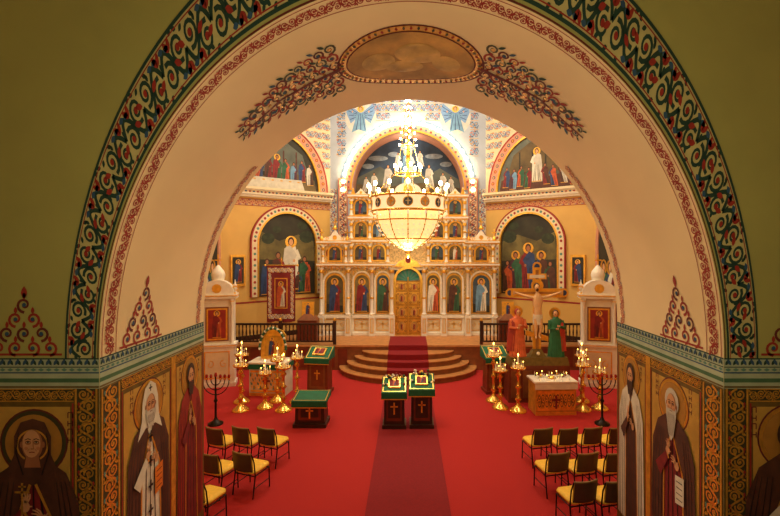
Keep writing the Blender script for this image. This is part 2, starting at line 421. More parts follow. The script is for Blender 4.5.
# ------------------------------------------------------------ shell
def slabobj(name,pts,m):
    q=MB(); q.face(pts,m); return q.build(name)
def boxobj(name,b,m):
    q=MB(); q.box(*b,m); return q.build(name)
boxobj('floor',(-7.8,7.8,-3.2,24.2,-.15,0),carpet)
boxobj('balcony_floor',(-7.6,7.6,-3,2.6,2.9,3.05),woodm)
slabobj('wall_back',[(-7.6,-3,0),(7.6,-3,0),(7.6,-3,TOP),(-7.6,-3,TOP)],soffitm)
slabobj('ceiling_choir',[(-7.6,-3,TOP),(7.6,-3,TOP),(7.6,YF,TOP),(-7.6,YF,TOP)],ceilm)
slabobj('ceiling',[(-7.6,YB,14),(7.6,YB,14),(7.6,24,14),(-7.6,24,14)],ceilm)
def rfig(mb,mp,x,z,h,robe,mant,halo=True,lean=0,face=skin):
    mb.poly(mp,[(x-.15*h,z),(x+.15*h,z),(x+.14*h+lean,z+.6*h),(x+.09*h+lean,z+.82*h),(x-.09*h+lean,z+.82*h),(x-.14*h+lean,z+.6*h)],robe,.012)
    mb.poly(mp,[(x-.17*h,z),(x-.03*h,z),(x+.03*h+lean,z+.5*h),(x+.12*h+lean,z+.66*h),(x-.02*h+lean,z+.84*h),(x-.13*h+lean,z+.78*h),(x-.16*h+lean,z+.5*h)],mant,.014)
    for q in (-.11,-.06,.05,.1): mb.strip(mp,[(x+q*h,z+.02*h),(x+q*.5*h+lean,z+.5*h)],.018*h,.006*h,black,.0148)
    mb.strip(mp,[(x-.15*h,z+.02*h),(x+.15*h,z+.02*h)],.025*h,.025*h,goldp,.015)
    mb.strip(mp,[(x+.1*h+lean,z+.75*h),(x+.17*h+lean,z+.6*h),(x+.07*h+lean,z+.54*h)],.07*h,.05*h,robe,.0155)
    mb.ell(mp,x+.06*h+lean,z+.55*h,.025*h,.03*h,face,.017,8)
    if halo: mb.ell(mp,x+lean,z+.9*h,.115*h,.115*h,goldb,.013,14)
    mb.ell(mp,x+lean,z+.91*h,.062*h,.082*h,hairm,.015,12)
    mb.ell(mp,x+lean,z+.895*h,.042*h,.06*h,face,.017,12)
for sg,sd in ((-1,'left'),(1,'right')):
    slabobj('wall_choir_'+sd,[(sg*7.6,-3,0),(sg*7.6,YF,0),(sg*7.6,YF,TOP),(sg*7.6,-3,TOP)],soffitm)
    q=MB()
    q.face([(sg*7.6,YB,0),(sg*7.6,18.4,0),(sg*7.6,18.4,14),(sg*7.6,YB,14)],navewall)
    q.box(min(sg*7.6,sg*7.35),max(sg*7.6,sg*7.35),YB,18.3,7.1,7.45,white)
    ml=lambda u,v,o,sg=sg:(sg*(7.6-o),u,v)
    for yc in (16.9,13.2):
        arcband(q,ml,yc,5.0,1.0,1.3,.22,pink,.06,z0=1.6)
        q.poly(ml,arch(yc,1.6,5.0,1.0,1.3),darkm,.01)
        for k in range(3): rfig(q,ml,yc-.55+.55*k,1.8,2.6,(crim,blu,brn)[k],(brn,wht,grn)[k])
    q.build('wall_nave_'+sd)
# east wall
mb=MB(); YE=21.4; R=2.65; ZC=7.65
me_=lambda u,v,o:(u,YE-o,v)
pts=[(R*cos(pi*i/40),ZC+(R+.1)*sin(pi*i/40)) for i in range(41)]
mb.grid([[me_(x,z,0) for x,z in pts],[me_(x,14,0) for x,z in pts]],paleblue,False)
for sg in (-1,1):
    mb.face([me_(sg*R,1,0),me_(sg*3.75,1,0),me_(sg*3.75,14,0),me_(sg*R,14,0)],paleblue)
    mb.face([(sg*R,YE,1),(sg*R,YE+1.2,1),(sg*R,YE+1.2,ZC),(sg*R,YE,ZC)],pink)
mb.grid([[(x,YE,z) for x,z in pts],[(x,YE+1.2,z) for x,z in pts]],pink,True)
arcband(mb,me_,0,ZC,R+.02,R+.12,.34,pink,.04)
arcband(mb,me_,0,ZC,R+.03,R+.13,.07,goldb,.06); arcband(mb,me_,0,ZC,R+.52,R+.62,.10,greyb,.02)
for i in range(36):
    t=pi*(i+.5)/36; mb.ell(me_,(R+.2)*cos(t),ZC+(R+.3)*sin(t),.06,.06,redo if i%2 else blueo,.065,8)
cs=.42
for i in range(-9,9):
    for j in range(0,15):
        x=i*cs+cs/2; z=7.8+j*cs
        if abs(x)>3.5: continue
        if ((abs(x)-.2)/(R+.62))**2+((z-.2-ZC)/(R+.72))**2<1.0 or z-.2<ZC and abs(x)<R+.6: continue
        if abs(abs(x)-2.25)<.75 and 10.3<z<11.95: continue
        f=lambda u,v,o,x=x,z=z: me_(x+(u-.5)*cs,z+(v-.5)*cs,o)
        cell(mb,f,0,greyb,prd if (i+j)%2 else goldp,blueo,.006,flip=(j%2==0))
        mb.strip(f,[(0,0),(1,0)],.05,.05,goldp,.004)
lwing=M('angel_wing',(112,146,184),.7)
for sg in (-1,1):
    f=lambda u,v,o,sg=sg: me_(sg*2.25+sg*u*.95,11.1+v*.95,o)
    mb.ell(f,0,0,.78,.85,M('angel_ground',(192,190,178),.7),.008,28)
    mb.poly(f,[(-.12,.3),(.15,.3),(.3,-.2),(.45,-.75),(.1,-.6),(-.3,-.75),(-.22,-.1)],lblu,.012)
    for q in (-.15,0,.15): mb.strip(f,[(q*.5,.2),(q*1.5,-.62)],.02,.04,blu,.013)
    for s2 in (-1,1):
        mb.poly(f,[(s2*.1,.28),(s2*.62,.7),(s2*.72,.25),(s2*.5,-.3),(s2*.14,0)],lwing,.010)
        for q in range(4): mb.strip(f,[(s2*.14,.2-.05*q),(s2*(.66-.04*q),.55-.22*q)],.03,.03,blu,.011)
        mb.strip(f,[(s2*.1,.2),(s2*.28,.02),(s2*.4,.26)],.09,.06,lblu,.014); mb.ell(f,s2*.41,.29,.04,.05,skin,.015,8)
    mb.ell(f,0,.42,.17,.17,goldb,.013,16); mb.ell(f,0,.43,.1,.12,hairm,.015,12); mb.ell(f,0,.41,.075,.1,skin,.017,12)
for sg in (-1,1):
    mb.box(min(sg*2.85,sg*3.3),max(sg*2.85,sg*3.3),YE-.12,YE,1,8.2,pink)
    mp=lambda u,v,o,sg=sg:(sg*u,YE-.12-o,v)
    rband(mb,mp,2.88,3.27,1.5,8.1,14,redo,blueo,goldp,cream,.004,vertical=True,border=redo)
    mq=lambda u,v,o,sg=sg:(sg*u,YE-o,v)
    rband(mb,mq,3.36,3.72,1.5,7.7,14,greyb,redo,goldp,cream,.004,vertical=True,border=greyb)
wall_east=mb.build('wall_east')
mb=MB(); my=lambda u,v,o:(u,YE+1.2-o,v)
mb.rect(my,-2.8,2.8,1,10.6,nightm,.0)
mb.poly(my,[(-2.6,7.2),(2.6,7.2),(2.6,8.3),(1.6,8.9),(.9,8.5),(0.3,8.8),(-.7,8.5),(-1.4,9.0),(-2.6,8.4)],duskm,.006)
mb.poly(my,[(-2.6,7.2),(2.6,7.2),(2.6,7.9),(1.0,8.2),(-.9,8.0),(-2.6,8.1)],landm,.008)
cloud=M('mural_cloud',(136,150,160),.7,noise=.3)
for x,z,a in ((-1.5,9.4,.5),(1.3,9.5,.45),(0,9.9,.4),(-.7,9.6,.3),(1.9,9.1,.3),(-2.0,9.0,.3)): mb.ell(my,x,z,a,.13,cloud,.007,16)
rfig(mb,my,0,8.1,1.8,wht,lblu,True)
for x,z,h in ((-1.1,7.9,1.2),(1.15,7.9,1.2),(-1.8,7.7,1.0),(1.85,7.7,1.0),(-.6,8.9,.8),(.7,9.0,.8),(-2.2,7.7,.8),(2.25,7.7,.8)): rfig(mb,my,x,z,h,wht,greym,False,.1 if x<0 else -.1)
mb.build('wall_apse_mural')
mb=MB()
for i in range(27):
    t=pi*i/26; x=(R+.43)*cos(t); z=ZC+(R+.53)*sin(t)
    mb.sphere((x,YE-.16,z),.085,bulb,8,6)
    mb.tube([(x,YE-.09,z),(x,YE,z)],.035,brass,6)
mb.build('arch_light_garland',parent=wall_east)
def diag(sg):
    ox,oy=sg*7.6,18.32
    ex,ey=sg*3.7,21.4
    L=sqrt((ex-ox)**2+(ey-oy)**2); dx,dy=(ex-ox)/L,(ey-oy)/L
    nx,ny=-sg*abs(dy),-abs(dx)
    mp=lambda u,v,o:(ox+dx*u+nx*o,oy+dy*u+ny*o,v)
    mb=MB()
    mb.rect(mp,0,L,0,7.2,navewall,0); mb.rect(mp,0,L,7.2,14,upperc,0)
    for (z0,z1,o,m) in ((7.05,7.16,.16,white),(7.16,7.36,.26,white),(7.36,7.46,.36,cream)):
        mb.slab(mp,[(0,z0),(L,z0),(L,z1),(0,z1)],m,0,o)
    mb.rect(mp,0,L,7.19,7.33,cream,.265)
    for i in range(30): mb.poly(mp,leaf(L*i/30+.02,7.26,.12,.07,0),(redo,blueo)[i%2],.27)
    c=.47*L
    mb.poly(mp,arch(c,7.46,7.47,1.98,2.45,24),darkm if sg<0 else duskm,.03)
    mb.poly(mp,[(c-1.5,8.2),(c+1.5,8.2),(c+1.2,9.1),(c+.4,9.6),(c-.5,9.5),(c-1.2,9.0)],duskm if sg<0 else landm,.032)
    mb.poly(mp,[(c-1.9,7.47),(c+1.9,7.47),(c+1.8,8.0),(c+.6,8.3),(c-.4,8.0),(c-1.7,8.2)],landm if sg<0 else brn,.034)
    for q in (-.9,-.3,.3,.9): mb.strip(mp,[(c+q,8.2),(c+q,9.2)],.07,.07,brn if sg<0 else darkm,.035)
    arcband(mb,mp,c,7.47,1.98,2.45,.08,goldb,.10); arcband(mb,mp,c,7.47,2.06,2.53,.36,pink,.08); arcband(mb,mp,c,7.47,2.40,2.87,.07,redo,.09)
    for i in range(30):
        t=pi*(i+.5)/30; mb.ell(mp,c+2.24*cos(t),7.47+2.72*sin(t),.08,.08,redo if i%2 else blueo,.09,8); mb.ell(mp,c+2.24*cos(t),7.47+2.72*sin(t),.04,.04,goldp,.095,8)
    for i in range(12):
        for j in range(10):
            x=(i+.5)*L/12; z=7.9+j*.45
            if ((x-c)/2.62)**2+((z-7.47)/3.1)**2<1: continue
            f=lambda u,v,o,x=x,z=z: mp(x+(u-.5)*.4,z+(v-.5)*.42,o)
            cell(mb,f,0,greyb,prd,goldp,.006)
    F=lambda u,v,o: mp(u,v,o+.03)
    cols=[(crim,blu),(brn,greym),(blu,org),(crim,brn),(grn,crim),(org,grn),(purp,lblu)]
    if sg<0:
        for k in range(9):
            x=c-1.6+.4*k; rfig(mb,F,x,7.75+.12*(k%2),1.0+.25*(k==4),*cols[k%7],halo=(k==4),lean=.05*(4-k)/4,face=skind)
        mb.poly(F,[(c-1.3,7.5),(c+1.3,7.5),(c+1.15,7.95),(c-1.15,7.95)],greym,.02)
        for q in range(6): mb.ell(F,c-1.0+.4*q,7.85,.07,.03,goldp,.024,8)
    else:
        rfig(mb,F,c+.1,7.8,1.5,wht,greym,True)
        for k,x in enumerate((-1.5,-1.1,-.7,-.35,.55,.9,1.25,1.6)): rfig(mb,F,c+x,7.55+.1*(k%2),.95,*cols[k%7],halo=False,lean=-.08 if x>0 else .08,face=skind)
    c2=.57*L
    arcband(mb,mp,c2,5.1,1.32,1.32,.07,goldb,.13,z0=2.8); arcband(mb,mp,c2,5.1,1.39,1.39,.24,cream,.11,z0=2.8); arcband(mb,mp,c2,5.1,1.62,1.62,.06,redo,.12,z0=2.8)
    for i in range(26):
        t=pi*(i+.5)/26; mb.ell(mp,c2+1.5*cos(t),5.1+1.5*sin(t),.06,.06,redo if i%2 else teal,.115,8)
    for sx in (-1,1):
        for j in range(9): mb.ell(mp,c2+sx*1.5,2.95+.24*j,.06,.06,(redo,teal)[j%2],.115,8)
    mb.poly(mp,arch(c2,2.8,5.1,1.32),darkm,.03)
    mb.poly(mp,[(c2-1.3,4.4),(c2+1.3,4.3),(c2+1.25,5.2),(c2+.5,5.5),(c2-.4,5.2),(c2-1.2,5.6)],M('mural_hill',(98,86,44),.7,noise=.5,scale=2),.032)
    for x,z,a in ((-.9,5.3,.3),(.9,5.4,.35),(.7,5.9,.25),(-.5,5.7,.2)): mb.ell(mp,c2+x,z,a,a*.8,M('mural_tree',(40,48,24),.7,noise=.4),.034,14)
    if sg<0:
        rfig(mb,F,c2+.15,3.0,2.4,wht,greym); rfig(mb,F,c2-.55,2.85,1.9,crim,brn,False,.1,skind); rfig(mb,F,c2-.95,2.85,1.6,brn,blu,False,0,skind)
        rfig(mb,F,c2+.85,2.85,1.7,org,grn,False,-.05,skind); rfig(mb,F,c2+.5,2.85,1.0,blu,brn,False,0,skind); rfig(mb,F,c2-.25,2.85,1.0,brn,crim,False,.05,skind)
    else:
        rfig(mb,F,c2,2.9,2.2,crim,blu,True,0,skind); rfig(mb,F,c2-.6,2.85,1.9,blu,brn,True,0,skind); rfig(mb,F,c2+.6,2.85,1.9,purp,grn,True,0,skind); rfig(mb,F,c2+1.0,2.85,1.5,brn,org,False,0,skind); rfig(mb,F,c2-1.0,2.85,1.5,grn,brn,False,0,skind)
    mb.slab(mp,[(.35,3.3),(.95,3.3),(.95,4.6),(.35,4.6)],goldb,0,.08)
    mb.rect(mp,.42,.88,3.4,4.5,darkm,.085)
    rfig(mb,lambda u,v,o:mp(u,v,o+.085),.65,3.45,.95,crim,blu)
    mb.rect(mp,0,L,1.0,1.2,woodd,.05)
    rband(mb,mp,0,L,6.68,6.98,18,prd,redo,greyb,M('frieze_ground',(200,166,104),.7),.006,border=redo,nb=1)
    mb.rect(mp,0,L,2.55,2.62,redo,.01)
    mb.build('wall_diagonal_'+('left' if sg<0 else 'right'))
diag(-1); diag(1)

# ------------------------------------------------------------ solea platform, steps, runner
mb=MB()
P0=[(-7.5,18.0),(7.5,18.0),(7.5,18.25),(3.85,21.15),(-3.85,21.15),(-7.5,18.25)]
mb.face([(x,y,1.0) for x,y in P0],woodl)
mb.face([(-7.5,18,0),(7.5,18,0),(7.5,18,1),(-7.5,18,1)],woodm)
mb.box(-7.5,7.5,17.95,18.0,.93,1.0,woodl)
for i in range(30):
    x=-7.3+i*.5
    if abs(x)>2.7: mb.box(x,x+.38,17.97,18.0,.12,.85,woodr)
SA=[2.7,2.4,2.1,1.8]; SB=[2.0,1.6,1.2,.8]
for k in range(4):
    n=32; a,b=SA[k],SB[k]; z=.2*(k+1)
    ring=[(-a*cos(pi*i/n),18-b*sin(pi*i/n)) for i in range(n+1)]
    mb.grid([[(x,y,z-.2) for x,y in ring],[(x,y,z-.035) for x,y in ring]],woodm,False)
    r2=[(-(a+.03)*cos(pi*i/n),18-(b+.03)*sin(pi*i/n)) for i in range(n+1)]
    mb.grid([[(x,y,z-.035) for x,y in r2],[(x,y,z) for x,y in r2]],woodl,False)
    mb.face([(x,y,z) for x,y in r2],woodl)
solea=mb.build('solea_steps')
W=.78; o=.003
xs=[-W+2*W*i/8 for i in range(9)]
mb=MB(); mb.box(-W,W,5.2,15.95,.001,.012,runner); mb.build('carpet_runner')
mb=MB(); rows=[]
for k in range(4):
    a,b=SA[k]+.035,SB[k]+.035
    yy=[18-b*sqrt(1-(x/a)**2)-.01 for x in xs]
    rows.append([(x,y,.2*k+o) for x,y in zip(xs,yy)]); rows.append([(x,y,.2*(k+1)+o) for x,y in zip(xs,yy)])
rows.append([(x,17.93,.8+o) for x in xs]); rows.append([(x,17.93,1+o) for x in xs]); rows.append([(x,19.8,1+o) for x in xs])
mb.grid(rows,runner,False)
mb.build('stair_runner',parent=solea)

# ------------------------------------------------------------ iconostasis
mb=MB(); YI=20.1
mi=lambda u,v,o:(u,YI-o,v)
def icon(mb,mp,cx,z0,z1,w,robe,mant,o=0.,kind=0,fr=.08):
    a=w/2; zs=z1-a
    mb.slab(mp,arch(cx,z0-.06,zs,a+fr),goldb,o,o+.06)
    mb.poly(mp,arch(cx,z0,zs,a),M('icon_ground_%d'%(kind%3),((84,72,38),(116,98,52),(58,76,88))[kind%3],.6,noise=.4,scale=3),o+.065)
    h=(z1-z0)*.9
    mb.poly(mp,[(cx-a,z0),(cx+a,z0),(cx+a,z0+.2*h),(cx-a,z0+.26*h)],darkm,o+.068)
    rfig(mb,lambda u,v,oo:mp(u,v,oo+o+.065),cx,z0+.02,h,robe,mant)
def column(x,z0,z1,r=.07,y=YI-.12):
    h=z1-z0
    mb.lathe([(r*1.7,0),(r*1.7,.06),(r*1.2,.1),(r,.14),(r*.9,h-.2),(r*1.3,h-.16),(r*1.1,h-.1),(r*1.8,h-.02),(r*1.8,h)],(x,y,z0),white,10)
    mb.lathe([(r*1.25,0),(r*1.6,.06),(r*1.3,.14)],(x,y,z1-.22),goldb,10); mb.lathe([(r*1.1,0),(r*1.3,.04),(r*1.1,.08)],(x,y,z0+h*.35),goldb,10)
    mb.lathe([(r*1.75,0),(r*1.75,.03)],(x,y,z0+.02),goldb,10)
def cornice(x0,x1,z,d=.18):
    for a,b,dd,m in ((0,.07,d*.5,white),(.07,.12,d*.75,goldb),(.12,.20,d,white),(.20,.225,d*1.03,goldb)):
        mb.box(x0-dd*.4,x1+dd*.4,YI-dd,YI+.1,z+a,z+b,m)
    n=int((x1-x0)/.16)
    for i in range(n):
        x=x0+(x1-x0)*(i+.5)/n; mb.sphere((x,YI-d*.6,z+.03),.035,goldb,6,4)
mb.box(-3.95,-2.6,YI,YI+.35,1.003,5.0,white); mb.box(2.6,3.95,YI,YI+.35,1.003,5.0,white)
mb.box(-2.6,-.62,YI,YI+.35,1.003,7.1,white); mb.box(.62,2.6,YI,YI+.35,1.003,7.1,white); mb.box(-.62,.62,YI,YI+.35,3.9,7.1,white)
# carved backing behind the icon tiers
for (a,b,z0,z1) in ((-2.58,2.58,4.24,5.04),(-2.58,2.58,5.29,6.07),(-2.58,2.58,6.32,7.04),(-3.9,-2.7,4.24,4.98),(2.7,3.9,4.24,4.98),(-3.8,-.7,1.96,3.98),(.7,3.8,1.96,3.98)):
    mb.rect(mi,a,b,z0,z1,carved,.004)
for cx,w in ((-3.26,1.1),(-2.05,.85),(-1.12,.75),(1.12,.75),(2.05,.85),(3.26,1.1)):
    mb.box(cx-w/2,cx+w/2,YI-.08,YI,1.003,1.12,white); mb.box(cx-w/2,cx+w/2,YI-.08,YI,1.78,1.9,white)
    mb.rect(mi,cx-w/2+.08,cx+w/2-.08,1.2,1.72,goldb,.01); mb.rect(mi,cx-w/2+.12,cx+w/2-.12,1.24,1.68,cream,.015)
    mb.strip(mi,[(cx,1.3),(cx,1.62)],.05,.05,goldb,.02); mb.strip(mi,[(cx-.12,1.5),(cx+.12,1.5)],.05,.05,goldb,.02)
    for sx in (-1,1): mb.strip(mi,[(cx+sx*(w*.3+p[0]),1.46+p[1]) for p in spiral(0,0,.1,.02,90,500,12)],.03,.02,goldb,.02)
    a_=w*.42
    arcband(mb,mi,cx,3.75-a_+.05,a_,a_,.07,white,.09,z0=1.96)
    for sx in (-1,1):
        mb.strip(mi,[(cx+sx*(w*.36+p[0]),3.8+p[1]) for p in spiral(0,0,.11,.02,-90,330,14)],.04,.02,goldb,.095)
        mb.poly(mi,leaf(cx+sx*.05,3.9,.2,.07,90-sx*50),goldb,.095)
cc=[(crim,blu),(blu,crim),(brn,grn),(org,wht),(grn,brn),(wht,lblu),(purp,org)]
for k,(cx,w) in enumerate(((-3.26,.74),(-2.05,.62),(-1.12,.52),(1.12,.52),(2.05,.62),(3.26,.74))):
    icon(mb,mi,cx,2.02,3.68,w,*cc[k],kind=k)
for x in (-3.85,-2.66,-1.6,-.72,.72,1.6,2.66,3.85): column(x,1.9,4.0,.075); mb.box(x-.13,x+.13,YI-.25,YI,1.003,1.9,white); mb.rect(lambda u,v,o:(u,YI-.25-o,v),x-.08,x+.08,1.12,1.78,goldb,.004); mb.rect(lambda u,v,o:(u,YI-.25-o,v),x-.05,x+.05,1.16,1.74,cream,.006)
cornice(-3.95,-.66,4.0,.26); cornice(.66,3.95,4.0,.26)
for sg in (-1,1):
    icon(mb,mi,sg*3.26,4.34,4.95,.5,crim,blu)
    for x in (3.78,2.76): column(sg*x,4.22,5.0,.05)
    for x in (3.6,2.93):
        mb.ell(mi,sg*x,4.66,.08,.2,goldb,.02,12); mb.ell(mi,sg*x,4.66,.05,.16,(blu,crim)[x>3],.03,12)
    a0,a1=sorted((sg*2.62,sg*3.98)); cornice(a0,a1,5.0,.2)
    mb.slab(mi,[(sg*3.26+q,5.22+z) for q,z in ((-.62,0),(.62,0),(.45,.14),(.2,.2),(0,.5),(-.2,.2),(-.45,.14))],white,-.1,.05)
    mb.ell(mi,sg*3.26,5.36,.1,.1,goldb,.06,12)
    for s2 in (-1,1): mb.strip(mi,[(sg*3.26+s2*(.32+p[0]),5.31+p[1]) for p in spiral(0,0,.09,.02,-90,300,12)],.035,.02,goldb,.06)
    for x,zz in ((3.85,5.22),(3.26,5.7),(2.7,5.22)):
        mb.lathe([(.08,0),(.12,.06),(.07,.14),(.03,.2)],(sg*x,YI,zz),goldb,8)
        mb.box(sg*x-.022,sg*x+.022,YI-.02,YI+.02,zz+.18,zz+.52,goldb); mb.box(sg*x-.11,sg*x+.11,YI-.02,YI+.02,zz+.33,zz+.375,goldb)
k=0
for (z0,z1) in ((4.36,5.0),(5.36,6.04),(6.38,7.02)):
    for x in (-2.1,-1.3,1.3,2.1):
        icon(mb,mi,x,z0,z1,.52,*cc[k%7],kind=k,fr=.07); k+=1
for x in (-.55,0,.55): icon(mb,mi,x,5.36,6.0,.40,*cc[k%7],kind=k); k+=1
icon(mb,mi,0,6.36,7.05,.6,wht,crim); icon(mb,mi,-.6,6.36,6.95,.38,blu,org,kind=1); icon(mb,mi,.6,6.36,6.95,.38,grn,org,kind=2)
for x in (-2.52,-1.7,-.9,.9,1.7,2.52):
    column(x,4.22,5.05,.06); column(x,5.28,6.08,.06); column(x,6.3,7.05,.06)
cornice(-2.6,2.6,5.05,.2); cornice(-2.6,2.6,6.08,.2); cornice(-2.6,2.6,7.05,.22)
for x in (-2.45,-1.7,-.9,.9,1.7,2.45):
    mb.lathe([(.07,0),(.1,.08),(.04,.18),(.06,.22),(.01,.3)],(x,YI-.02,7.27),goldb,8)
for x0 in (-2.1,-1.3,1.3,2.1):
    mb.slab(mi,[(x0-.3,7.27),(x0+.3,7.27),(x0+.15,7.38),(x0,7.55),(x0-.15,7.38)],white,-.08,.04); mb.ell(mi,x0,7.37,.06,.06,goldb,.05,10)
mb.slab(mi,arch(0,7.27,7.4,.6,.4),white,-.1,.05); mb.ell(mi,0,7.5,.22,.22,goldb,.06,16)
mb.box(-.03,.03,YI-.03,YI+.03,7.8,8.4,goldb); mb.box(-.18,.18,YI-.03,YI+.03,8.12,8.18,goldb)
# royal doors: gilded openwork
mb.slab(mi,arch(0,1.003,3.45,.55,.42),goldp,-.25,-.02)
ym=lambda u,v,o: mi(u,v,o-.02)
for sg in (-1,1):
    for z0,z1 in ((1.12,1.68),(1.76,2.30),(2.38,2.92),(3.0,3.36)):
        a0,a1=sorted((sg*.05,sg*.51)); xc=(a0+a1)/2; zc=(z0+z1)/2
        mb.slab(ym,[(a0,z0),(a1,z0),(a1,z1),(a0,z1)],goldb,0,.04)
        mb.ell(ym,xc,zc,.15,min(.2,(z1-z0)*.38),M('door_icon_ground',(190,140,66),.5,.2,noise=.3),.046,16)
        rfig(mb,lambda u,v,o:ym(u,v,o+.04),xc,zc-.15,.3,org,crim)
        for qx in (-1,1):
            for qz in (-1,1):
                mb.strip(ym,[(xc+qx*(.16+p[0]),zc+qz*((z1-z0)/2-.09+p[1])) for p in spiral(0,0,.06,.01,0,400,12)],.022,.012,M('door_gold_brown',(140,84,34),.5,.3),.046)  # corner scrolls in a darker, browner gold
    for q in range(7): mb.sphere((sg*.53,YI-.02,1.2+.33*q),.035,goldb,6,4)
mb.tube([(0,YI-.05,1.05),(0,YI-.05,3.6)],.03,goldb,8)
for i in range(14):
    t0=pi*i/14;t1=pi*(i+1)/14
    mb.poly(mi,[(0,3.42),(.52*cos(t0),3.45+.52*sin(t0)),(.52*cos(t1),3.45+.52*sin(t1))],M('conch_green',(30,130,110),.5) if i%2 else teal,.03)
arcband(mb,mi,0,3.42,.54,.54,.11,goldb,.14,z0=1.003)
mb.slab(mi,[(-.62,4.05),(.62,4.05),(.4,4.3),(.15,4.4),(0,4.75),(-.15,4.4),(-.4,4.3)],goldb,0,.1)
mb.ell(mi,0,4.35,.13,.13,crim,.11,14)
mb.build('iconostasis')

# ------------------------------------------------------------ chandelier
mb=MB()
def hoop(r,z,w,m,seg=8,n=32):
    rows=[]
    for i in range(n):
        a=2*pi*i/n
        rows.append([((r+w*cos(2*pi*j/seg))*cos(a),12+(r+w*cos(2*pi*j/seg))*sin(a),z+w*sin(2*pi*j/seg)) for j in range(seg)])
    rows.append(rows[0]); mb.grid(rows,m,True,True)
rows=[[((.93)*cos(2*pi*i/48),12+.93*sin(2*pi*i/48),z) for i in range(48)] for z in (5.78,6.14)]
mb.grid(rows,M('chandelier_band',(250,228,176),.4,emit=.75),True,True)
for z in (5.78,6.15): hoop(.95,z,.03,brass)
for i in range(14):
    a=2*pi*i/14+pi/14; f=lambda u,v,o,a=a:((.94+o)*cos(a+u/.94),12+(.94+o)*sin(a+u/.94),5.965+v)
    mb.ell(f,0,0,.125,.125,goldb,.006,14); mb.ell(f,0,0,.10,.10,wht if i%2 else M('enamel_blue',(70,96,140),.4),.010,12)
    mb.strip(f,[(0,-.08),(0,.08)],.03,.03,goldb if i%2 else wht,.014); mb.strip(f,[(-.06,.01),(.06,.01)],.03,.03,goldb if i%2 else wht,.014)
    mb.tube([(.95*cos(a),12+.95*sin(a),6.12),(1.0*cos(a),12+1.0*sin(a),6.08),(1.02*cos(a),12+1.02*sin(a),6.22)],.014,brass,6)
    mb.lathe([(.04,0),(.05,.02),(.018,.03),(.018,.18)],(1.02*cos(a),12+1.02*sin(a),6.2),wax,6)
    mb.sphere((1.02*cos(a),12+1.02*sin(a),6.43),.042,bulb,6,6,(1,1,1.5))
    mb.lathe([(.001,-.12),(.03,-.05),(.015,0)],(.97*cos(a),12+.97*sin(a),5.76),crystal,6)
prof=[(.90,5.78),(.86,5.55),(.75,5.3),(.58,5.08),(.36,4.92),(.12,4.82),(.04,4.78)]
for i in range(36):
    a=2*pi*i/36
    for (r0,z0),(r1,z1) in zip(prof[:-1],prof[1:]):
        for q in (0,.5):
            r=r0+(r1-r0)*q; z=z0+(z1-z0)*q
            mb.sphere((r*cos(a),12+r*sin(a),z),.022,crystal if i%3 else brass,5,4)
    if i%3==0: mb.tube([(r*1.01*cos(a),12+r*1.01*sin(a),z) for r,z in prof],.012,brass,4,False)
mb.lathe([(r*.93,z+.02) for r,z in prof[::-1]],(0,12,0),bulb2,24)
for r,z in ((.86,5.55),(.58,5.08)): hoop(r+.01,z,.018,brass)
mb.lathe([(.01,-.22),(.05,-.12),(.09,-.04),(.04,0)],(0,12,4.8),brass,10)
hoop(.34,6.75,.02,brass); hoop(.16,7.5,.018,brass)
mb.lathe([(.03,0),(.06,.3),(.025,.5),(.07,.8),(.03,1.0),(.05,1.3),(.02,1.6),(.015,3),(.015,8.09)],(0,12,5.9),brass,10)
for i in range(8):
    a=2*pi*i/8+.2
    mb.lathe([(.015,0),(.015,.14)],(.34*cos(a),12+.34*sin(a),6.77),wax,6); mb.sphere((.34*cos(a),12+.34*sin(a),6.96),.036,bulb,6,6,(1,1,1.5))
    if i%2==0:
        mb.tube([(.93*cos(a),12+.93*sin(a),6.14),(.34*cos(a),12+.34*sin(a),6.75),(.16*cos(a),12+.16*sin(a),7.5),(.03*cos(a),12+.03*sin(a),8.7)],.009,brass,5)
        for k in range(9):
            q=k/8; r=.22+(.03-.22)*q; z=7.5+1.3*q
            mb.sphere((r*cos(a),12+r*sin(a),z),.028,bulb,6,4)
for k in range(7): hoop(.08,8.8+k*.7,.012,brass,5,12)
mb.build('chandelier',(0,-.4,0))

# ------------------------------------------------------------ furniture
def chair(x,y,rz):
    m=MB()
    w=.24
    for sx in (-1,1):
        m.tube([(sx*w,.24,0),(sx*w,.22,.42)],.013,iron,6)
        m.tube([(sx*w,-.27,0),(sx*w,-.2,.42),(sx*w,-.24,.7),(sx*(w-.02),-.29,.86)],.014,iron,6)
        m.tube([(sx*w,-.2,.41),(sx*w,.22,.41)],.012,iron,6); m.tube([(sx*w,-.24,.18),(sx*w,.23,.18)],.009,iron,6)
    m.tube([(-w,.22,.4),(w,.22,.4)],.012,iron,6); m.tube([(-w,-.2,.4),(w,-.2,.4)],.012,iron,6)
    sec=[(.19,.43),(.24,.445),(.25,.47),(.235,.495),(.16,.51)]
    rows=[]
    for s_,z in sec:
        rows.append([(max(-s_,min(s_,1.25*s_*cos(2*pi*j/20))), .02+max(-s_,min(s_,1.25*s_*sin(2*pi*j/20)))*1.05,z) for j in range(20)])
    m.grid(rows,yel,True,True); m.face(rows[-1],yel); m.face(rows[0][::-1],yel)
    def back(u,v,o):
        yy=-.245-.12*(v-.5)/.36*.4-.05*(1-(u/.23)**2)+o
        return (u,yy,v)
    n=8
    for o,mm in ((.02,yel),(-.015,M('chair_back_vinyl',(74,54,36),.5))):
        m.grid([[back(-.22+.44*i/n,z,o) for i in range(n+1)] for z in (.52,.56,.7,.82,.86)],mm,True)
    top=[(-.22+.44*i/n) for i in range(n+1)]
    m.tube([back(u,.865,0) for u in top],.02,M('chair_trim',(120,92,44),.5),6); m.tube([back(u,.52,0) for u in top],.016,iron,6)
    m.build('stacking_chair',(x,y,0),rz)
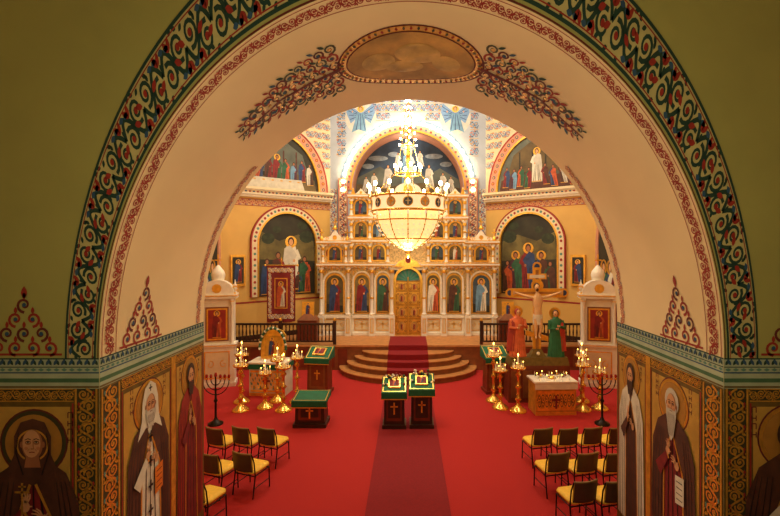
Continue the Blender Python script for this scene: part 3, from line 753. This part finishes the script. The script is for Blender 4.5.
for x,y in ((-4.18,10.2),(-3.62,10.25),(-3.04,10.2),(-3.74,8.95),(-3.12,9.0),(-3.57,7.95)): chair(x,y,radians(-20))
for x,y in ((2.92,10.2),(3.48,10.2),(4.04,10.25),(4.6,10.25),(2.86,9.0),(3.42,9.0),(3.98,9.0),(2.96,7.95),(3.5,7.95)): chair(x,y,radians(13))

def flowers(m,cx,cy,z,r,n=14,cols=(wht,crim,goldb,grn)):
    for i in range(n):
        a=random.uniform(0,2*pi); q=r*sqrt(random.random())
        m.sphere((cx+q*cos(a),cy+q*sin(a)*.6,z+random.uniform(.0,.06)),.035,cols[i%len(cols)],6,4)

def lectern(x,y,w,d,h,hb,wood,name='lectern',fl=False,rz=0,book=True,zb=0):
    m=MB()
    m.box(-w/2-.03,w/2+.03,-d/2-.03,d/2+.03,0,.1,wood)
    m.taper(0,0,.1,h-.06,w*.96,d*.9,w*.92,d*.86,wood)
    yf=-d*.45
    m.slab(lambda u,v,o:(u,yf-o,v),[(-w*.36,.2),(w*.36,.2),(w*.36,h-.16),(-w*.36,h-.16)],woodr if wood!=woodr else woodm,0,.02)
    m.rect(lambda u,v,o:(u,yf-.02-o,v),-w*.28,w*.28,.28,h-.24,wood,.004)
    zc=h*.55
    m.strip(lambda u,v,o:(u,yf-.02-o,v),[(0,zc-.16),(0,zc+.16)],.04,.04,goldb,.008); m.strip(lambda u,v,o:(u,yf-.02-o,v),[(-.1,zc+.05),(.1,zc+.05)],.04,.04,goldb,.008)
    W2=w/2+.05; D2=d/2+.05
    lo=[(-W2,-D2,h-.06),(W2,-D2,h-.06),(W2,D2,h-.06),(-W2,D2,h-.06)]
    hi=[(-W2,-D2,h),(W2,-D2,h),(W2,D2,hb),(-W2,D2,hb)]
    m.grid([lo,hi],gcloth,False,True); m.face(hi,gcloth); m.face(lo[::-1],gcloth)
    m.box(-W2-.005,W2+.005,-D2-.012,-D2,h-.17,h,gcloth); m.box(-W2-.007,W2+.007,-D2-.014,-D2-.006,h-.19,h-.165,goldb)
    sl=(hb-h)/(2*D2)
    tp=lambda u,v,o:(u,v,h+(v+D2)*sl+.006+o)
    for a,b,c_,e in ((-W2+.03,W2-.03,-D2+.03,-D2+.05),(-W2+.03,W2-.03,D2-.05,D2-.03)): m.rect(tp,a,b,c_,e,goldb,0)
    m.rect(tp,-W2+.03,-W2+.05,-D2+.03,D2-.03,goldb,0.001); m.rect(tp,W2-.05,W2-.03,-D2+.03,D2-.03,goldb,0.001)
    if book:
        m.slab(tp,[(-w*.28,-d*.3),(w*.28,-d*.3),(w*.28,d*.3),(-w*.28,d*.3)],goldb,0,.035)
        m.rect(tp,-w*.22,w*.22,-d*.24,d*.24,crim,.038)
        rfig(m,lambda u,v,o:tp(u,v,o+.036),0,-d*.22,d*.42,blu,org)
    if fl:
        flowers(m,0,D2-.06,hb,w*.5,20); flowers(m,-w*.4,0,h+.1,.1,6); flowers(m,w*.4,0,h+.1,.1,6)
    m.build(name,(x,y,zb),rz)
lectern(-.37,12.3,.58,.5,.98,1.25,woodd,fl=True,zb=.013)
lectern(.37,12.35,.60,.55,1.05,1.32,woodd,fl=True,zb=.013)
lectern(-2.66,12.45,.84,.62,.74,.82,woodd,'covered_chest',book=False)
lectern(-2.98,15.2,.74,.55,1.2,1.5,woodr,rz=radians(-8))
lectern(2.95,15.3,.74,.55,1.2,1.5,woodr,rz=radians(8))

def candle_stand(x,y,h=1.25,s=1.):
    m=MB()
    m.lathe([(.25*s,0),(.25*s,.04),(.2*s,.08),(.12,.14),(.06,.2),(.045,.3),(.1,.36),(.045,.43),(.04,h*.5),(.1,h*.55),(.04,h*.6),(.035,h*.78),(.09,h*.84),(.035,h*.9),(.07,h-.06),(.21*s,h-.03),(.23*s,h+.02),(.2*s,h+.02),(.19*s,h)],(0,0,0),brass,18)
    m.lathe([(.04,0),(.04,.1),(.06,.12),(.024,.13),(.024,.34)],(0,0,h),wax,8); m.sphere((0,0,h+.38),.02,flame,6,6,(1,1,2))
    for i in range(9):
        a=2*pi*i/9; r=.15*s; hh=.08+.08*random.random()
        m.lathe([(.014,0),(.014,.03),(.008,.03),(.008,.03+hh)],(r*cos(a),r*sin(a),h),wax,6)
        if i%3==0: m.sphere((r*cos(a),r*sin(a),h+.05+hh),.010,flame,5,4,(1,1,2))
    m.build('candle_stand',(x,y,0))
for x,y,h in ((-5.0,13.45,1.35),(-5.25,14.2,1.5),(-3.72,13.45,1.3),(-3.5,14.2,1.4),(-4.35,13.7,1.05),(-4.15,14.3,1.3),
              (3.28,13.4,1.3),(2.72,14.3,1.45),(5.25,13.5,1.35),(5.5,14.25,1.45),(2.8,13.65,1.15),(5.8,13.6,1.1)): candle_stand(x,y,h)
def candelabra(x,y):
    m=MB()
    m.lathe([(.2,0),(.2,.04),(.08,.1),(.03,.2),(.03,.6),(.06,.65),(.03,.7),(.02,1.3),(.03,1.32)],(0,0,0),iron,12)
    for r in (.13,.25,.37):
        n=14
        m.tube([(r*cos(pi+pi*i/n),0,1.22+r*1.1*sin(pi+pi*i/n)) for i in range(n+1)],.014,iron,6)
        for sx in (-1,1):
            m.lathe([(.02,-.03),(.045,0),(.03,.02)],(sx*r,0,1.25),brass,8); m.lathe([(.028,0),(.04,.06),(.025,.1)],(sx*r,0,1.27),M('glass_red',(150,30,26),.2),8)
    m.lathe([(.045,0),(.04,.06),(.025,.1)],(0,0,1.32),M('glass_red'),8)
    m.build('branched_candelabrum',(x,y,0))
candelabra(-5.3,12.4); candelabra(5.35,12.4)

def table(x,y,w,d,h,name,icon_on,rz=0):
    m=MB()
    m.box(-w/2,w/2,-d/2,d/2,0,h-.04,wht if icon_on else goldp); m.box(-w/2-.04,w/2+.04,-d/2-.04,d/2+.04,h-.05,h,white)
    mp=lambda u,v,o:(u,-d/2-o,v)
    m.rect(mp,-w/2,w/2,0,.1,goldb,.01); m.rect(mp,-w/2-.03,w/2+.03,h-.22,h-.06,gcloth if icon_on else wht,.045)
    rband(m,mp,-w/2+.05,w/2-.05,.15,h-.28,5,goldb if icon_on else golddark,teal if icon_on else goldp,goldp,cream if icon_on else goldb,.012,border=goldb)
    mx=lambda u,v,o:((w/2+o),u,v); m.rect(mx,-d/2,d/2,h-.22,h-.06,gcloth if icon_on else goldb,.045)
    m.strip(mp,[(0,h*.2),(0,h*.6)],.06,.06,crim,.03); m.strip(mp,[(-.13,h*.46),(.13,h*.46)],.06,.06,crim,.03)
    if icon_on:
        f0=lambda u,v,o:(u,.15-o+v*.1,h+v)
        m.slab(f0,[(-.42,0),(.42,0),(.42,.8),(.3,.95),(0,1.05),(-.3,.95),(-.42,.8)],goldb,-.04,.04)
        f=lambda u,v,o:(u,.15-o-.04+v*.1,h+v)
        m.rect(f,-.3,.3,.1,.78,goldp,.006); rfig(m,f,-.05,.12,.6,crim,blu); rfig(m,f,.12,.3,.3,org,goldp)
        for q in range(30):
            a=pi*q/29; m.sphere((.46*cos(a),.1,h+.35+.7*sin(a)),.05,(grn,grn,wht)[q%3],6,4)
    else:
        for i in range(5):
            for j in range(3):
                xx=-w/2+.15+i*(w-.3)/4; yy=-d/2+.12+j*(d-.24)/2
                m.lathe([(.02,0),(.02,.02),(.009,.02),(.009,.14)],(xx,yy,h),wax,6)
                if (i+j)%2: m.sphere((xx,yy,h+.16),.010,flame,5,4,(1,1,2))
        m.lathe([(.1,0),(.12,.02),(.1,.05),(.04,.08)],(0,0,h),brass,10)
        flowers(m,-.3,.1,h+.03,.15,10); flowers(m,.35,.12,h+.03,.15,10)
    m.build(name,(x,y,0),rz)
table(-4.6,15.15,1.2,.75,1.1,'icon_table',True,radians(-6))
table(4.28,13.4,1.2,.66,.98,'memorial_table',False,radians(3))

mb=MB(); gx,gy=4.15,14.5
mb.taper(gx,gy,0,1.15,2.0,.7,1.9,.62,woodr); mb.taper(gx,gy,1.15,1.4,1.9,.62,1.8,.55,golddark)
for q in range(5): mb.slab(lambda u,v,o:(u,gy-.345-o+v*.03,v),[(gx-.9+.37*q,.15),(gx-.6+.37*q,.15),(gx-.6+.37*q,1.0),(gx-.9+.37*q,1.0)],woodm,0,.02)
mb.build('golgotha_plinth')
mb=MB()
mb.taper(gx,gy,1.4,1.62,.5,.35,.25,.2,golddark); mb.sphere((gx,gy-.16,1.5),.06,wax,8,6)
mc=lambda u,v,o:(gx+u,gy-o,v)
def bar(pts,o0=-.03,o1=.03): mb.slab(mc,pts,goldb,o0,o1)
def rc(x0,x1,z0,z1): return [(x0,z0),(x1,z0),(x1,z1),(x0,z1)]
bar(rc(-.13,.13,1.5,4.24)); bar(rc(-.84,.84,3.28,3.56),-.035,.035); bar(rc(-.3,.3,3.86,4.04),-.035,.035); bar([(-.36,2.06),(.36,1.86),(.36,2.02),(-.36,2.22)],-.035,.035)
for r_ in (rc(-.05,.05,1.6,4.16),rc(-.76,.76,3.38,3.46)): mb.poly(mc,r_,M('cross_wood',(160,108,50),.5),.037)
mb.rect(mc,-.24,.24,3.90,4.0,wht,.04)
for x,z in ((-.87,3.42),(.87,3.42),(0,4.27)): mb.ell(mc,x,z,.15,.15,goldb,.02,12); mb.ell(mc,x,z,.09,.09,blu,.025,12)
ypl=gy-.10
def loft(secs,m,seg=12):
    rows=[[(cx+a*cos(2*pi*j/seg),cy+b*sin(2*pi*j/seg),z) for j in range(seg)] for cx,cy,z,a,b in secs]
    mb.grid(rows,m,True,True); mb.face(rows[0][::-1],m); mb.face(rows[-1],m)
G=gx
mb.ell(mc,0,3.66,.2,.2,goldb,.05,20)
pale=M('corpus_skin',(214,172,122),.55)
loft([(G+.02,ypl,2.55,.12,.07),(G,ypl,2.68,.145,.08),(G,ypl,2.8,.125,.075),(G,ypl,2.95,.125,.075),(G,ypl,3.15,.165,.085),(G,ypl,3.28,.17,.08),(G,ypl,3.36,.1,.06),(G-.01,ypl,3.43,.05,.05),(G-.02,ypl-.01,3.5,.05,.05)],pale)
mb.sphere((G-.03,ypl-.02,3.6),.095,pale,12,8,(.85,.95,1.2)); mb.sphere((G-.03,ypl+.02,3.63),.105,hairm,12,8,(.95,.85,1.15)); mb.lathe([(.01,-.08),(.05,-.02),(.06,.04)],(G-.03,ypl-.05,3.54),hairm,8)
mb.sphere((G-.03,ypl-.115,3.6),.016,pale,6,5)
for sx in (-1,1):
    mb.sphere((G-.03+sx*.032,ypl-.1,3.62),.012,hairm,6,4)
    mb.tube([(G+sx*.14,ypl,3.27),(G+sx*.4,ypl,3.33),(G+sx*.66,ypl+.02,3.42),(G+sx*.72,ypl+.02,3.43)],[.055,.045,.032,.03],pale,8)
    for k in range(5):
        dz=(k-2)*.018; mb.tube([(G+sx*.71,ypl+.01,3.43+dz),(G+sx*.76,ypl-.0,3.435+dz*1.5),(G+sx*.79,ypl-.01,3.43+dz*1.6)],[.012,.01,.007],pale,5)
    mb.tube([(G+sx*.07,ypl,2.6),(G+sx*.08+.02,ypl-.04,2.3),(G+sx*.06,ypl,2.12),(G+sx*.05,ypl,2.03)],[.085,.065,.04,.035],pale,8)
    mb.tube([(G+sx*.05,ypl,2.05),(G+sx*.07,ypl-.06,1.98)],[.035,.025],pale,6)
loft([(G,ypl,2.42,.15,.09),(G,ypl,2.55,.16,.095),(G,ypl,2.74,.15,.09)],wht)
mb.build('crucifix')
def mourner(x,y,z,H,robe,mant,face_dir):
    m=MB()
    def lf(secs,mm,seg=16):
        rows=[[(cx+a*cos(2*pi*j/seg),cy+b*sin(2*pi*j/seg),zz) for j in range(seg)] for cx,cy,zz,a,b in secs]
        m.grid(rows,mm,True,True); m.face(rows[0][::-1],mm); m.face(rows[-1],mm)
    h=H
    lf([(0,0,0,.19*h,.13*h),(0,0,.15*h,.175*h,.12*h),(0,0,.4*h,.15*h,.10*h),(0,0,.58*h,.13*h,.09*h),(0,0,.72*h,.15*h,.09*h),(0,0,.80*h,.13*h,.075*h),(0,0,.84*h,.06*h,.055*h),(0,0,.88*h,.045*h,.045*h)],robe)
    lf([(face_dir*-.05*h,.02*h,.12*h,.19*h,.125*h),(face_dir*-.05*h,.02*h,.45*h,.165*h,.105*h),(face_dir*-.04*h,.012*h,.72*h,.155*h,.09*h),(0,.02*h,.82*h,.12*h,.07*h)],mant)
    for q in range(-3,4): m.tube([(q*.045*h,-.125*h*sqrt(max(.1,1-(q*.045/.19)**2)),.01),(q*.035*h,-.105*h*sqrt(max(.1,1-(q*.04/.17)**2)),.45*h)],[.014*h,.006*h],robe,5)
    m.sphere((face_dir*.01*h,-.01*h,.925*h),.062*h,skin,12,10,(.85,.95,1.2)); m.sphere((0,.015*h,.935*h),.07*h,mant if face_dir>0 else hairm,12,10,(.95,.9,1.2))
    m.sphere((face_dir*.012*h,-.072*h,.92*h),.012*h,skin,6,5)
    for s2 in (-1,1): m.sphere((s2*.022*h+face_dir*.01*h,-.064*h,.935*h),.008*h,black,6,4)
    m.ell(lambda u,v,o:(u,.085*h-o,.935*h+v),0,0,.13*h,.13*h,goldb,.01,20)
    for s2 in (-1,1):
        m.tube([(s2*.13*h,0,.78*h),(s2*.17*h,-.05*h,.62*h),(s2*.05*h,-.13*h,.64*h+.03*s2*h)],[.045*h,.042*h,.03*h],robe,8)
        hx,hy,hz=s2*.03*h,-.14*h,.65*h+.03*s2*h
        m.sphere((hx,hy,hz),.022*h,skin,8,6)
        for k in range(5): m.tube([(hx,hy,hz),(hx-s2*.03*h,hy-.008*h,hz+(k-2)*.009*h),(hx-s2*.045*h,hy,hz+(k-1.5)*.011*h)],[.007*h,.006*h,.005*h],skin,5)
    m.build('mourning_saint_statue',(x,y,z))
mourner(3.52,14.45,1.4,1.5,M('robe_coral',(206,104,60),.7,noise=.2),M('mantle_red',(146,44,30),.7,noise=.2),1); mourner(4.75,14.45,1.4,1.45,M('robe_green',(40,104,66),.7,noise=.2),M('mantle_crimson',(176,48,40),.7,noise=.2),-1)

def shrine(sg):
    m=MB()
    m.box(-.62,.62,-.3,.3,0,.15,white); m.box(-.58,.58,-.27,.27,.15,1.4,white); m.box(-.64,.64,-.32,.32,1.4,1.5,white); m.box(-.64,.64,-.325,.32,1.43,1.46,goldb)
    m.box(-.55,.55,-.2,.26,1.5,3.1,white)
    mp=lambda u,v,o:(u,-.27-o,v)
    m.rect(mp,-.42,.42,.3,1.25,goldb,.006); m.rect(mp,-.38,.38,.34,1.21,cream,.01)
    mq=lambda u,v,o:(u,-.2-o,v)
    m.slab(mq,[(-.38,1.6),(.38,1.6),(.38,2.8),(-.38,2.8)],woodm,0,.03)
    m.slab(mq,[(-.34,1.64),(.34,1.64),(.34,2.75),(-.34,2.75)],goldb,.03,.045); m.rect(mq,-.29,.29,1.7,2.7,redo,.05)
    rfig(m,lambda u,v,o:mq(u,v,o+.05),0,1.72,.95,org,crim)
    for sx in (-1,1):
        m.lathe([(.07,0),(.05,.06),(.045,1.4),(.08,1.5),(.08,1.6)],(sx*.5,-.25,1.5),white,10); m.lathe([(.06,0),(.085,.06),(.06,.1)],(sx*.5,-.25,2.95),goldb,10)
        m.strip(mp,[(sx*(.22+p[0]),.8+p[1]) for p in spiral(0,0,.14,.02,90,480,14)],.03,.02,goldb,.014)
    m.box(-.66,.66,-.34,.3,3.1,3.25,white); m.box(-.68,.68,-.36,.3,3.18,3.21,goldb)
    m.slab(mq,arch(0,3.25,3.3,.55,.45),white,-.3,.1); m.ell(mq,0,3.45,.16,.16,goldb,.11,14)
    for sx in (-1,1):
        m.strip(mq,[(sx*(.62-p[0]+0),3.42+p[1]) for p in spiral(0,0,.16,.03,-90,300,14)],.06,.03,goldb,.02)
        m.lathe([(.08,0),(.06,.1),(.1,.2),(.02,.4),(.01,.5)],(sx*.58,-.1,3.25),white,8)
    m.lathe([(.2,0),(.22,.1),(.24,.2),(.2,.34),(.1,.46),(.03,.55)],(0,0,3.72),white,14); m.box(-.02,.02,-.02,.02,4.2,4.65,goldb); m.box(-.12,.12,-.02,.02,4.42,4.46,goldb)
    m.build('icon_shrine',(sg*6.75,16.0,0),radians(-sg*14))
shrine(-1); shrine(1)

def banner(x,y,z0,w,h):
    m=MB()
    m.lathe([(.18,0),(.18,.04),(.06,.1),(.025,.2),(.025,h+.25),(.05,h+.3),(.01,h+.45)],(0,.08,0),brass,10)
    m.tube([(-w/2-.08,.04,h+.12),(w/2+.08,.04,h+.12)],.025,brass,8)
    for sx in (-1,1): m.sphere((sx*(w/2+.09),.04,h+.12),.05,goldb,8,6)
    lo=h-2.35
    def f(u,v,o): return (u,-.02-.015*sin(u*9)-o,v)
    n=10
    P=[(-w/2+w*i/n) for i in range(n+1)]
    m.grid([[f(u,lo+.18*abs(sin(pi*1.5*(u+w/2)/w)) if q==0 else (h+.1),0) for u in P] for q in (0,1)],crim,False)
    m.grid([[(u,.012-.015*sin(u*9),lo+.2) for u in P],[(u,.012-.015*sin(u*9),h+.1) for u in P]],redd,False)
    rband(m,f,-w/2+.05,w/2-.05,h-.2,h+.05,4,wht,goldb,wht,None,.006)
    rband(m,f,-w/2+.05,w/2-.05,lo+.25,lo+.5,4,wht,goldb,wht,None,.006)
    rband(m,f,-w/2+.04,-w/2+.2,lo+.5,h-.2,7,wht,goldb,wht,None,.006,vertical=True); rband(m,f,w/2-.2,w/2-.04,lo+.5,h-.2,7,wht,goldb,wht,None,.006,vertical=True)
    m.rect(f,-.27,.27,lo+.7,h-.4,goldb,.01,4); m.rect(f,-.23,.23,lo+.74,h-.44,crim,.015,4); rfig(m,lambda u,v,o:f(u,v,o+.01),0,lo+.76,1.05,wht,org)
    for i in range(24): u=-w/2+w*(i+.5)/24; m.strip(f,[(u,lo+.15),(u,lo-.02)],.025,.02,goldb,.004)
    m.build('church_banner',(x,y,z0))
banner(-5.2,18.45,1.003,1.15,3.05)

for sg in (-1,1):
    m=MB()
    x0,x1=2.95,7.3
    for z,hh in ((1.78,.08),(1.1,.06)): m.box(*sorted((sg*x0,sg*x1)),18.06,18.14,z,z+hh,woodd)
    n=30
    for i in range(n):
        x=sg*(x0+(x1-x0)*(i+.5)/n); m.lathe([(.025,0),(.03,.1),(.018,.2),(.035,.35),(.018,.5),(.03,.6),(.025,.66)],(x,18.1,1.14),woodd,6)
    for q in (x0,(x0+x1)/2,x1):
        m.box(sg*q-.06,sg*q+.06,18.04,18.16,1.003,1.95,woodd); m.lathe([(.05,0),(.07,.05),(.02,.12)],(sg*q,18.1,1.95),goldb,8)
    m.build('choir_railing')
for sg in (-1,1):
    m=MB()
    m.box(-.4,.4,-.25,.25,0,.9,woodr); m.taper(0,0,.9,1.15,.85,.55,.3,.3,woodm); m.slab(lambda u,v,o:(u,-.1-o+v*.15,1.05+v),[(-.25,0),(.25,0),(.25,.6),(-.25,.6)],goldb,-.03,.03)
    rfig(m,lambda u,v,o:(u,-.13-o+v*.15,1.05+v),0,.05,.5,crim,blu)
    m.build('analogion_stand',(sg*4.15,18.75,1.003))

# ------------------------------------------------------------ lights
def light(name,kind,loc,e,col,size=.4,rot=None):
    l=bpy.data.lights.new(name,kind); l.energy=e; l.color=col
    if kind=='AREA': l.size=size
    else: l.shadow_soft_size=size
    o=bpy.data.objects.new(name,l); scene.collection.objects.link(o); o.location=loc
    if rot: o.rotation_euler=[radians(a) for a in rot]
    return o
warm=(1,.82,.54); neut=(1,.91,.74)
light('lamp_chandelier','POINT',(0,11.6,7.2),330,warm,.3)
light('lamp_chandelier_low','POINT',(0,11.6,4.5),110,warm,.2)
for x,y in ((-4.5,11),(4.5,11),(-4.3,16),(4.3,16)): light('fill_nave_top','AREA',(x,y,13.5),190,neut,1.2)  # added fill hidden above the arch, no fixtures there
light('fill_sanctuary','AREA',(0,17.5,13.2),470,neut,1.5,(18,0,0))  # hidden fill added to brighten the pendentives and east wall
light('fill_apse','POINT',(0,21.9,9.9),50,neut,.2)  # unseen fill added to brighten the apse mural
light('fill_iconostasis','POINT',(0,17.2,6.2),90,warm,.2)  # added fill aimed to lift the iconostasis, no fixture
for sg in (-1,1): light('fill_bay','POINT',(sg*4.6,17.6,6.3),42,warm,.2)  # unseen fill for the side bays, no fixture hangs here
light('fill_choir','POINT',(-1.0,1.7,4.7),105,(1,.88,.56),.4)  # this pair is added fill by the camera for the front wall
light('fill_choir','POINT',(1.0,1.7,4.7),105,(1,.88,.56),.4)
light('fill_choir_high','POINT',(0,3.6,5.6),45,(1,.88,.60),.3)  # extra unseen fill added for the top of the arch
w=bpy.data.worlds.new('world'); scene.world=w; w.use_nodes=True
w.node_tree.nodes['Background'].inputs[0].default_value=(.5,.42,.3,1); w.node_tree.nodes['Background'].inputs[1].default_value=.15

# ------------------------------------------------------------ camera
cam=bpy.data.cameras.new('camera'); co=bpy.data.objects.new('camera',cam); scene.collection.objects.link(co)
co.location=(0,0,4.8); co.rotation_euler=(radians(90),0,0)
cam.sensor_width=36; cam.lens=20.77; cam.shift_x=-18/780; cam.shift_y=-8/780
cam.clip_start=.05
scene.camera=co
